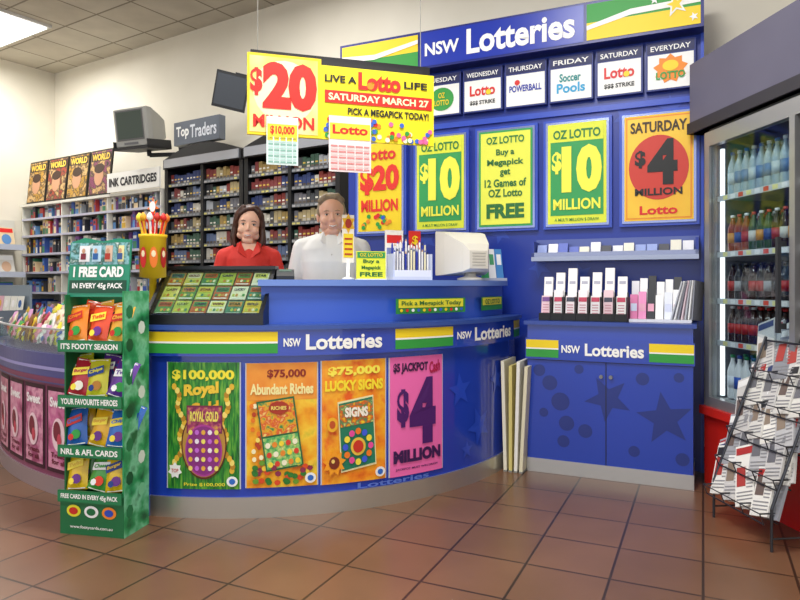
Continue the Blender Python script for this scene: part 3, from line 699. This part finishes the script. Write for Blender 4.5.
for r in range(5):
    y = -.28 + .05 * r; z = .15 + .2 * r
    b.box(-.6, .6, y, y + .03, z - .01, z, '#c8ccd8')
    for c in range(9):
        S3 = sub(b.S, (-.59 + c * .132, y + .005, z), 8); b.box(0, .12, 0, .004, 0, .19, random.choice(['#8ac0e0', '#e8b8c8', '#f0f0e8', '#a8d8a0', '#5a90c8', '#e8d890', '#3a6ab0', '#d85a7a']), S=S3); b.disc(.06, .11, .03, .04, random.choice(['#ffffff', '#d85a7a', '#3a6ab0', '#e8c040']), .003, 10, S=S3)
b.build()

# ------------------------------------------------------------ CRT TV on bracket
def crt(name, x, y, z, yaw, s=1.0):
    b = B(name, sub(frame(x, y, .9, -.3, z), (0, 0, 0), -8, yaw))
    loft_boxes(b, [(0, .22 * s, 0, .40 * s), (.03, .23 * s, -.01, .41 * s), (.1, .225 * s, -.005, .405 * s), (.3 * s, .15 * s, .06 * s, .35 * s), (.42 * s, .11 * s, .1 * s, .3 * s)], M('#a4a4a0', .45))
    b.box(-.18 * s, .18 * s, -.004, 0, .08 * s, .37 * s, M('#4a5650', .1)); b.box(-.195 * s, .195 * s, -.003, 0, .06 * s, .385 * s, '#5a5b5c'); b.box(-.1, .1, -.005, 0, .015, .04, '#65666a')
    b.box(-.25, .25, -.02, .34, -.04, -.012, '#2a2a2c'); b.box(-.25, -.24, -.02, .34, -.04, .06, '#2a2a2c'); b.box(.24, .25, -.02, .34, -.04, .06, '#2a2a2c')
    b.cyl((0, .25, -.04), (.0, .25, -.1), .025, .025, '#2a2a2c', 10)
    b.cyl((0, .25, -.09), (.3, .5, -.09), .025, .025, '#2a2a2c', 10); b.box(.24, .38, .46, .5, -.2, .02, '#2a2a2c')
    b.build()
crt('television', -2.95, 7.15, 2.78, -5)
b = B('surveillance_monitor', sub(frame(-1.66, 6.2, .9, -.3, 2.93), (0, 0, 0), -15, 25, 12))
b.box(-.14, .17, 0, .05, 0, .34, '#17181a'); b.box(-.125, .155, -.004, 0, .025, .315, M('#30343a', .15)); b.cyl((0, .05, .2), (.05, .42, .28), .02, .02, '#17181a', 8); b.box(-.02, .12, .38, .44, .2, .36, '#17181a'); b.build()

# ------------------------------------------------------------ fridge
b = B('drinks_fridge', FR)
al = M('#a8a8a8', .3, .6); L = .95
b.box(-.0, L, .0, .62, .0, .46, M('#c8241c', .25)); b.box(-.01, L, -.03, .62, .44, .49, M('#d02a20', .25)); b.box(0, L, .55, .62, .49, 2.2, '#8a9096'); b.box(0, .03, .05, .55, .49, 2.2, M('#6a6c70', .4)); b.box(L - .03, L, .05, .55, .49, 2.2, '#6a6c70'); b.box(0, L, .03, .6, 2.14, 2.235, '#3a3c40'); b.box(0, L, .04, .6, .49, .54, '#c8cacc')
b.box(0, L, .0, .05, .49, .55, al); b.box(0, L, .0, .05, 2.12, 2.21, al); b.box(0, .05, .0, .05, .55, 2.12, al); b.box(L - .06, L, .0, .05, .55, 2.12, al)
b.box(.77, .81, -.005, .05, .55, 2.12, al); b.box(.05, .77, .015, .022, .55, 2.12, glassmat('fridge_glass', '#eef4f6', .05))
b.box(.725, .745, -.05, -.03, 1.0, 1.5, '#2a2c30'); b.box(.725, .745, -.03, 0, 1.02, 1.05, '#2a2c30'); b.box(.725, .745, -.03, 0, 1.45, 1.48, '#2a2c30')
for z in (.9, 1.16, 1.45, 1.8): b.box(.03, L - .03, .07, .54, z - .015, z - .003, '#b0b4b8'); b.box(.03, L - .03, .062, .07, z - .028, z + .006, '#d0d4d8')
for z in (.9, 1.16, 1.45, 1.8):
    for k in range(9): b.rect(.1 + .075 * k, .145 + .075 * k, z - .024, z + .002, ['#f0e8a0', '#f4f4f4', '#e05040'][k % 3], -.061)
b.box(.06, .9, .5, .53, 2.1, 2.13, M('#ffffff', .5, 0, 1.5)); b.box(.055, .075, .07, .09, .56, 2.1, M('#ffffff', .5, 0, 1.5))
b.build()
b = B('drink_bottles', FR)
def bottle(x, y, z, h, r, body, cap, lab=None, S=None):
    b.lathe(x, y, [(r * .9, z), (r, z + .01), (r, z + h * .62), (r * .8, z + h * .72), (r * .38, z + h * .86), (r * .38, z + h * .93)], body, 10)
    b.lathe(x, y, [(r * .45, z + h * .93), (r * .45, z + h)], cap, 8)
    if lab: b.lathe(x, y, [(r * 1.03, z + h * .25), (r * 1.03, z + h * .52)], lab, 10)
water = M('#9ab0bc', .08)
for row, (z, h) in enumerate([(.55, .27), (.9, .22), (1.16, .22), (1.45, .23), (1.8, .27)]):
    for d_ in range(3):
        for k in range(12):
            x = .11 + k * .067; y = .12 + d_ * .085
            if row == 4: bottle(x, y, z, h, .03, water, '#d8dce0' if k % 2 else '#3a6ab8', '#5a7ea8' if k % 3 else '#b8c8d0')
            elif row == 0: bottle(x, y, z, h, .032, M('#e6e8ea', .3), '#2a4aa8' if k % 2 else '#2a8a4a', '#2a56b8' if k % 2 else '#e8ecf4')
            elif row == 1: bottle(x, y, z, h, .03, M('#2a1410', .1), RED if k % 3 else '#e8e8e8', '#a81c18' if k < 8 else '#b8b8bc')
            elif row == 2: bottle(x, y, z, h, .03, M(['#2a1410', '#2a2a2e', '#1c1210'][k % 3], .1), '#1c1c1c', ['#a81c18', '#98989c', '#2a2a2e', '#a81c18'][k % 4])
            else: bottle(x, y, z, h, .03, M(['#8a3a1c', '#2c4a2a', '#2a1410', '#5a7078'][k // 3 % 4], .15), ['#e8e8e8', '#c0402a'][k % 2], ['#c88a30', '#2a4a88', '#a83030', '#c8c8c0'][k % 4])
b.build()

# ------------------------------------------------------------ newspaper rack (papers included)
S2 = frame(1.69, 3.5, .108, -.994)
b = B('newspaper_rack', S2)
wm = M('#4c4e54', .3, .8)
for x in (0, .46):
    b.cyl((x, 0, 0), (x, .0, .2), .007, .007, wm, 8); b.cyl((x, .0, .2), (x, .3, .97), .007, .007, wm, 8); b.cyl((x, .3, 0), (x, .3, .97), .007, .007, wm, 8); b.cyl((x, 0, .06), (x, .3, .06), .005, .005, wm, 8)
for t in range(5):
    y = .0 + .066 * t; z = .13 + .155 * t
    b.cyl((0, y - .04, z), (.46, y - .04, z), .004, .004, wm, 6); b.cyl((0, y + .03, z), (.46, y + .03, z), .004, .004, wm, 6); b.cyl((0, y - .06, z + .05), (.46, y - .06, z + .05), .003, .003, wm, 6)
    for x in (0, .155, .31, .46): b.cyl((x, y - .06, z + .05), (x, y + .05, z + .05), .004, .004, wm, 6); b.cyl((x, y - .04, z), (x, y - .06, z + .05), .003, .003, wm, 5)
    for q in range(3):
        for k in range(4):
            S3 = sub(S2, (.01 + k * .11 + .02 * q, y - .03 + .017 * q, z + .004), 24, roll=random.uniform(-30, -12), yaw=random.uniform(-7, 7))
            hh = random.uniform(.24, .33)
            b.box(0, .115, 0, .012, 0, hh, random.choice(['#d8d6d0', '#c8c6c4', '#e4e2dc', '#b8b8ba', '#a0a2a8', '#8a8c94']), S=S3)
            b.rect(.006, .109, hh - .05, hh - .012, random.choice(['#a82a28', '#2a3a6a', '#28282c', '#e8e8e8', '#88888c']), .002, S=S3); b.rect(.01, .065, .1, .2, random.choice(['#6a6a70', '#6a5a54', '#8a7a6a', '#a83a34']), .002, S=S3)
            for l in range(6): b.rect(.07, .108, .09 + .018 * l, .096 + .018 * l, '#88888c', .002, S=S3)
            for l in range(3): b.rect(.01, .108, .03 + .018 * l, .036 + .018 * l, '#88888c', .002, S=S3)
b.cyl((0, .3, .95), (.46, .3, .95), .006, .006, wm, 6)
b.build()

# ------------------------------------------------------------ people
def ellip(c, r, n=16, m=10):
    vs = []; fs = []
    for j in range(m + 1):
        p = math.pi * j / m
        for i in range(n):
            t = 2 * math.pi * i / n
            vs.append((c[0] + r[0] * math.sin(p) * math.cos(t), c[1] + r[1] * math.sin(p) * math.sin(t), c[2] + r[2] * math.cos(p)))
    for j in range(m):
        for i in range(n): fs.append((j * n + i, (j + 1) * n + i, (j + 1) * n + (i + 1) % n, j * n + (i + 1) % n))
    return vs, fs
def caps(p0, r0, p1, r1, n=12):
    p0 = Vector(p0); p1 = Vector(p1); d = (p1 - p0).normalized()
    a = d.cross(Vector((0, 0, 1)) if abs(d.z) < .9 else Vector((1, 0, 0))).normalized(); c = d.cross(a)
    rings = []
    for k in range(4):
        an = math.pi / 2 * (1 - k / 3.0); rings.append((p0 - d * r0 * math.sin(an), max(1e-4, r0 * math.cos(an))))
    for k in range(4):
        an = math.pi / 2 * (k / 3.0); rings.append((p1 + d * r1 * math.sin(an), max(1e-4, r1 * math.cos(an))))
    vs = []; fs = []
    for p, r in rings:
        for i in range(n):
            t = 2 * math.pi * i / n; vs.append(tuple(p + a * r * math.cos(t) + c * r * math.sin(t)))
    m = len(rings)
    for j in range(m - 1):
        for i in range(n): fs.append((j * n + i, j * n + (i + 1) % n, (j + 1) * n + (i + 1) % n, (j + 1) * n + i))
    fs.append(tuple(range(n))[::-1]); fs.append(tuple((m - 1) * n + i for i in range(n)))
    return vs, fs
def loft(rings, n=24):
    vs = []; fs = []
    for cx, cy, z, rx, ry in rings:
        for i in range(n):
            t = 2 * math.pi * i / n; c = math.cos(t); s_ = math.sin(t)
            vs.append((cx + rx * math.copysign(abs(c) ** .85, c), cy + ry * math.copysign(abs(s_) ** .85, s_), z))
    m = len(rings)
    for j in range(m - 1):
        for i in range(n): fs.append((j * n + i, j * n + (i + 1) % n, (j + 1) * n + (i + 1) % n, (j + 1) * n + i))
    fs.append(tuple(range(n))[::-1]); fs.append(tuple((m - 1) * n + i for i in range(n)))
    return vs, fs
def remesh(name, pieces, voxel, mat, parent, sm=4, T=None):
    V = []; F = []
    for vs, fs in pieces:
        n = len(V); V += vs; F += [tuple(n + i for i in f) for f in fs]
    me = bpy.data.meshes.new('tmp'); me.from_pydata(V, [], F)
    ob = bpy.data.objects.new('tmp', me); scene.collection.objects.link(ob)
    r = ob.modifiers.new('r', 'REMESH'); r.mode = 'VOXEL'; r.voxel_size = voxel
    s_ = ob.modifiers.new('s', 'SMOOTH'); s_.factor = .5; s_.iterations = sm
    dg = bpy.context.evaluated_depsgraph_get()
    nm = bpy.data.meshes.new_from_object(ob.evaluated_get(dg))
    bpy.data.objects.remove(ob)
    nm.name = name; nm.materials.clear(); nm.materials.append(mat)
    if T: nm.transform(T)
    nm.polygons.foreach_set('use_smooth', [True] * len(nm.polygons))
    o = bpy.data.objects.new(name, nm); scene.collection.objects.link(o); o.parent = parent
    return o
def tube(pts, rs):
    return [caps(pts[i], rs[i], pts[i + 1], rs[i + 1], 10) for i in range(len(pts) - 1)]
def person(name, pos, yaw, H, sw, skin, shirt, pants, hair, sex, headyaw, hs, torso=1.0, roll=0., tiltf=0.):
    e = bpy.data.objects.new(name, None); scene.collection.objects.link(e)
    e.location = (pos[0], pos[1], 0); e.rotation_euler = (0, 0, math.radians(yaw))
    q = H / 1.75; skm = NM('skin_' + name, [skin[0], skin[1]], 9, .5)
    sm_ = skm.node_tree.nodes['Principled BSDF']; sm_.inputs['Subsurface Weight'].default_value = .15; sm_.inputs['Subsurface Radius'].default_value = (.02, .008, .005)
    sh = 1.45 * q; hz = 1.035
    zc = H - .128 * hs
    pz = [(.90, .16, .115), (.98, .165, .12), (1.08, .155, .115), (1.2, .165, .13), (1.32, .18, .13), (1.40, .18, .11), (1.455, .135, .085), (1.49, .075, .068)]
    k = sw / .19
    shirtP = [loft([(0, .0, z * q, rx * k * torso, ry * torso) for z, rx, ry in pz])]
    if sex == 'f': shirtP += [ellip((s_ * .07, -.085, 1.26 * q), (.065, .06, .065)) for s_ in (-1, 1)]
    skinP = [caps((0, .02, zc - .09 * hs), (.058 if sex == 'm' else .046) * hs, (0, .03, 1.44 * q), .062)]
    for s_ in (-1, 1):
        S_ = (s_ * sw, .01, sh - .04); E_ = (s_ * (sw + .055), .0, 1.15 * q); Wr = (s_ * (sw - .01), -.21, hz + .035)
        shirtP += [caps(S_, .06, (s_ * (sw + .042), .005, 1.23 * q), .058), caps((s_ * sw * .4, 0.01, sh + .005), .05, S_, .058)]
        skinP += [caps(S_, .045, E_, .04), caps(E_, .04, Wr, .026)]
        hx = s_ * (sw - .02); hy = -.26; hzz = hz + .02
        hp = [caps(Wr, .024, (hx, -.235, hzz), .024), loft([(hx, hy, hzz - .013, .03, .042), (hx, hy, hzz, .04, .05), (hx, hy, hzz + .012, .03, .04)], 16)]
        for f_, (dx, ln) in enumerate(((-.03, .062), (-.01, .075), (.011, .07), (.031, .055))):
            x_ = hx + dx * 1.0; y0 = hy - .042
            hp += tube([(x_, y0 + .015, hzz + .002), (x_ + dx * .12, y0 - ln * .5, hzz + .008), (x_ + dx * .2, y0 - ln, hzz - .006)], [.009, .008, .0065])
        hp += tube([(hx - s_ * .03, hy + .02, hzz), (hx - s_ * .055, hy - .015, hzz + .002), (hx - s_ * .062, hy - .045, hzz - .005)], [.011, .009, .008])
        remesh('hand_' + ('r' if s_ < 0 else 'l'), hp, .0035, skm, e, 3)
    remesh('body', skinP, .009, skm, e)
    remesh('shirt', shirtP, .008, shirt, e, 4)
    pp = [loft([(0, 0, .86 * q, .16 * k, .115), (0, 0, .93 * q, .165 * k, .12), (0, 0, 1.0 * q, .15 * k, .112)])]
    shoe = []
    for s_ in (-1, 1):
        pp += tube([(s_ * .085, 0, .88 * q), (s_ * .095, -.01, .5 * q), (s_ * .1, .02, .09)], [.092, .062, .052])
        shoe += [caps((s_ * .1, .04, .045), .042, (s_ * .115, -.14, .035), .034)]
    remesh('trousers', pp, .012, pants, e); remesh('shoes', shoe, .008, M('#1c1a18'), e)
    T = Matrix.Translation((0, -.008, zc)) @ Matrix.Rotation(math.radians(headyaw), 4, 'Z') @ Matrix.Rotation(math.radians(roll), 4, 'Y') @ Matrix.Rotation(math.radians(tiltf), 4, 'X') @ Matrix.Scale(hs, 4)
    m_ = sex == 'm'; fw = 1.06 if m_ else .96
    hp = [ellip((0, .012, .032), (.076, .095, .088), 28, 20), ellip((0, -.016, -.032), (.067 * fw, .072, .08), 28, 20), caps((-.014 * fw, -.062, -.096), .021, (.014 * fw, -.062, -.096), .021),
          caps((0, -.084, .004), .007, (0, -.1, -.028), .0095), caps((-.0095, -.092, -.032), .0075, (.0095, -.092, -.032), .0075), caps((-.038, -.066, .024), .011, (.038, -.066, .024), .011),
          ellip((.036, -.058, -.034), (.028, .027, .026)), ellip((-.036, -.058, -.034), (.028, .027, .026)), ellip((0, -.077, -.066), (.03, .016, .02)),
          caps((0, .02, -.08), .05 if m_ else .043, (0, .03, -.16), .052 if m_ else .045)]
    if m_: hp += [ellip((0, -.035, -.1), (.05, .04, .028))]
    for s_ in (-1, 1): hp += [ellip((s_ * .08, .012, -.012), (.01, .02, .032)), caps((s_ * .03, .04, -.06), .03, (s_ * .045 * fw, -.03, -.066), .026)]
    remesh('head', hp, .0035, skm, e, 4, T)
    fb = B('face_details', lambda x, y, z: T @ Vector((x, y, z)))
    for s_ in (-1, 1):
        v, f = ellip((s_ * .031, -.0695, .0), (.0115, .011, .0055)); fb.add(v, f, '#ece6de', True)
        v, f = ellip((s_ * .031, -.0785, .0), (.0055, .003, .005)); fb.add(v, f, '#33241a', True)
        for v, f in tube([(s_ * .019, -.079, .0042), (s_ * .031, -.0815, .0068), (s_ * .044, -.074, .003)], [.0012, .0018, .0012]): fb.add(v, f, '#3a261c' if sex == 'f' else '#9a6a54', True)
        for v, f in tube([(s_ * .018, -.0815, .020), (s_ * .032, -.082, .0238), (s_ * .046, -.072, .019)], [.0018, .0022, .0012]): fb.add(v, f, hair[1], True)
    lip = '#b8524e' if sex == 'f' else '#bc8272'
    up = [(-.025, -.0855, -.0575), (-.014, -.0925, -.0605), (0, -.0955, -.0618), (.014, -.0925, -.0605), (.025, -.0855, -.0575)]
    lo = [(-.025, -.0855, -.0575), (-.014, -.0915, -.068), (0, -.0945, -.0715), (.014, -.0915, -.068), (.025, -.0855, -.0575)]
    for pts in (up, lo):
        for v, f in tube(pts, [.0009, .0017, .002, .0017, .0009]): fb.add(v, f, lip, True)
    for v, f in tube([(-.02, -.0885, -.0605), (0, -.094, -.0665), (.02, -.0885, -.0605)], [.0026, .005, .0026]): fb.add(v, f, '#f6f2ea', True)
    fb.build(e)
    hm = NM('hair_' + name, [hair[0], hair[2]], 40, .45, 4, stretch=(1, 1, .2))
    if m_:
        hp = [ellip((0, .03, .038), (.082, .1, .094), 28, 20), caps((-.04, -.042, .1), .019, (.036, -.046, .104), .021), caps((-.06, -.03, .08), .02, (-.03, -.045, .103), .02), caps((.06, -.03, .08), .02, (.03, -.045, .103), .02), ellip((.077, .02, .01), (.01, .03, .035)), ellip((-.077, .02, .01), (.01, .03, .035))]
        remesh('hair', hp, .005, hm, e, 3, T)
    else:
        hp = [ellip((0, .024, .04), (.084, .098, .09), 28, 20), ellip((0, .06, -.04), (.08, .055, .11), 24, 16)]
        for s_ in (-1, 1):
            hp += tube([(s_ * .04, -.045, .102), (s_ * .074, -.032, .06), (s_ * .084, -.01, -.02), (s_ * .09, -.016, -.08), (s_ * .074, -.025, -.135)], [.019, .017, .017, .021, .011])
            hp += tube([(s_ * .065, .03, .0), (s_ * .085, .03, -.1), (s_ * .09, .015, -.15)], [.03, .028, .012])
        hp += tube([(.03, -.054, .106), (-.02, -.07, .092), (-.056, -.058, .06), (-.076, -.036, .02)], [.015, .012, .01, .009]); hp += tube([(.03, -.054, .106), (.055, -.058, .082), (.074, -.044, .045)], [.015, .013, .01])
        remesh('hair', hp, .0045, hm, e, 2, T)
    cb = B('collar'); zc2 = 1.475 * q
    for s_ in (-1, 1):
        pts = [(s_ * .005, -.102, zc2 - .085), (s_ * .07, -.098, zc2 - .035), (s_ * .078, -.035, zc2 + .015), (s_ * .052, -.06, zc2 + .03)]
        pts2 = [(p[0], p[1] - .008, p[2] + .004) for p in pts]
        idx = [(0, 1, 2, 3), (7, 6, 5, 4), (0, 4, 5, 1), (1, 5, 6, 2), (2, 6, 7, 3), (3, 7, 4, 0)]
        cb.add(pts + pts2, idx, shirt)
    dz = .085 if m_ else .12
    cb.add([(-.052, -.07, zc2 + .02), (.052, -.07, zc2 + .02), (0, -.118, zc2 - dz)], [(0, 2, 1)], skm)
    if m_:
        for kk in range(3): cb.lathe(0, 0, [(.005, 0), (.005, .003)], '#c8c4bc', 8, S=lambda x, y, z, kk=kk: Vector((x, -.13 - z - .004 * kk, zc2 - .12 - .08 * kk + y)))
    cb.build(e)
    return e
person('woman', (-.985, 4.24), 13, 1.775, .15, ('#e6b498', '#ecbca4'), NM('red_shirt', ['#cc2a20', '#dc382e'], 8, .7), M('#22242c'), ['#2c1812', '#3a241c', '#54301f'], 'f', -2, 1.05, 1.0, 4, 3)
person('man', (-.45, 4.28), 6, 1.855, .195, ('#e0aa90', '#e8b69e'), NM('white_shirt', ['#e4e4e2', '#f2f1ee'], 6, .7), M('#2a2c36'), ['#74624c', '#9a8268', '#9c8a70'], 'm', 2, 1.12, 1.1, -3, 5)

# ------------------------------------------------------------ lights
w = bpy.data.worlds.new('world'); scene.world = w; w.use_nodes = True
w.node_tree.nodes['Background'].inputs[0].default_value = (.96, .98, 1, 1); w.node_tree.nodes['Background'].inputs[1].default_value = 1.5
def area(x, y, z, sx, sy, e, rot=(0, 0, 0), col=(1, .985, .965)):
    l = bpy.data.lights.new('lamp', 'AREA'); l.shape = 'RECTANGLE'; l.size = sx; l.size_y = sy; l.energy = e; l.color = col
    o = bpy.data.objects.new('ceiling_lamp', l); o.location = (x, y, z); o.rotation_euler = rot; scene.collection.objects.link(o)
area(-4.65, 7.45, 4.1, 1.2, .6, 70); area(-3.2, 3.2, 4.1, 1.2, .6, 70); area(.2, 2.4, 4.1, 1.2, .6, 95); area(-1.2, .4, 4.1, 1.2, .6, 80)
area(-1.4, 5.2, 4.1, 1.2, .6, 55)

# ------------------------------------------------------------ camera
cam = bpy.data.cameras.new('camera'); co = bpy.data.objects.new('camera', cam); scene.collection.objects.link(co)
co.location = (0, 0, 1.25); co.rotation_euler = (math.radians(90), 0, 0)
cam.lens = 29.25; cam.sensor_width = 36; cam.shift_y = -15 / 800; cam.clip_start = .05
scene.camera = co
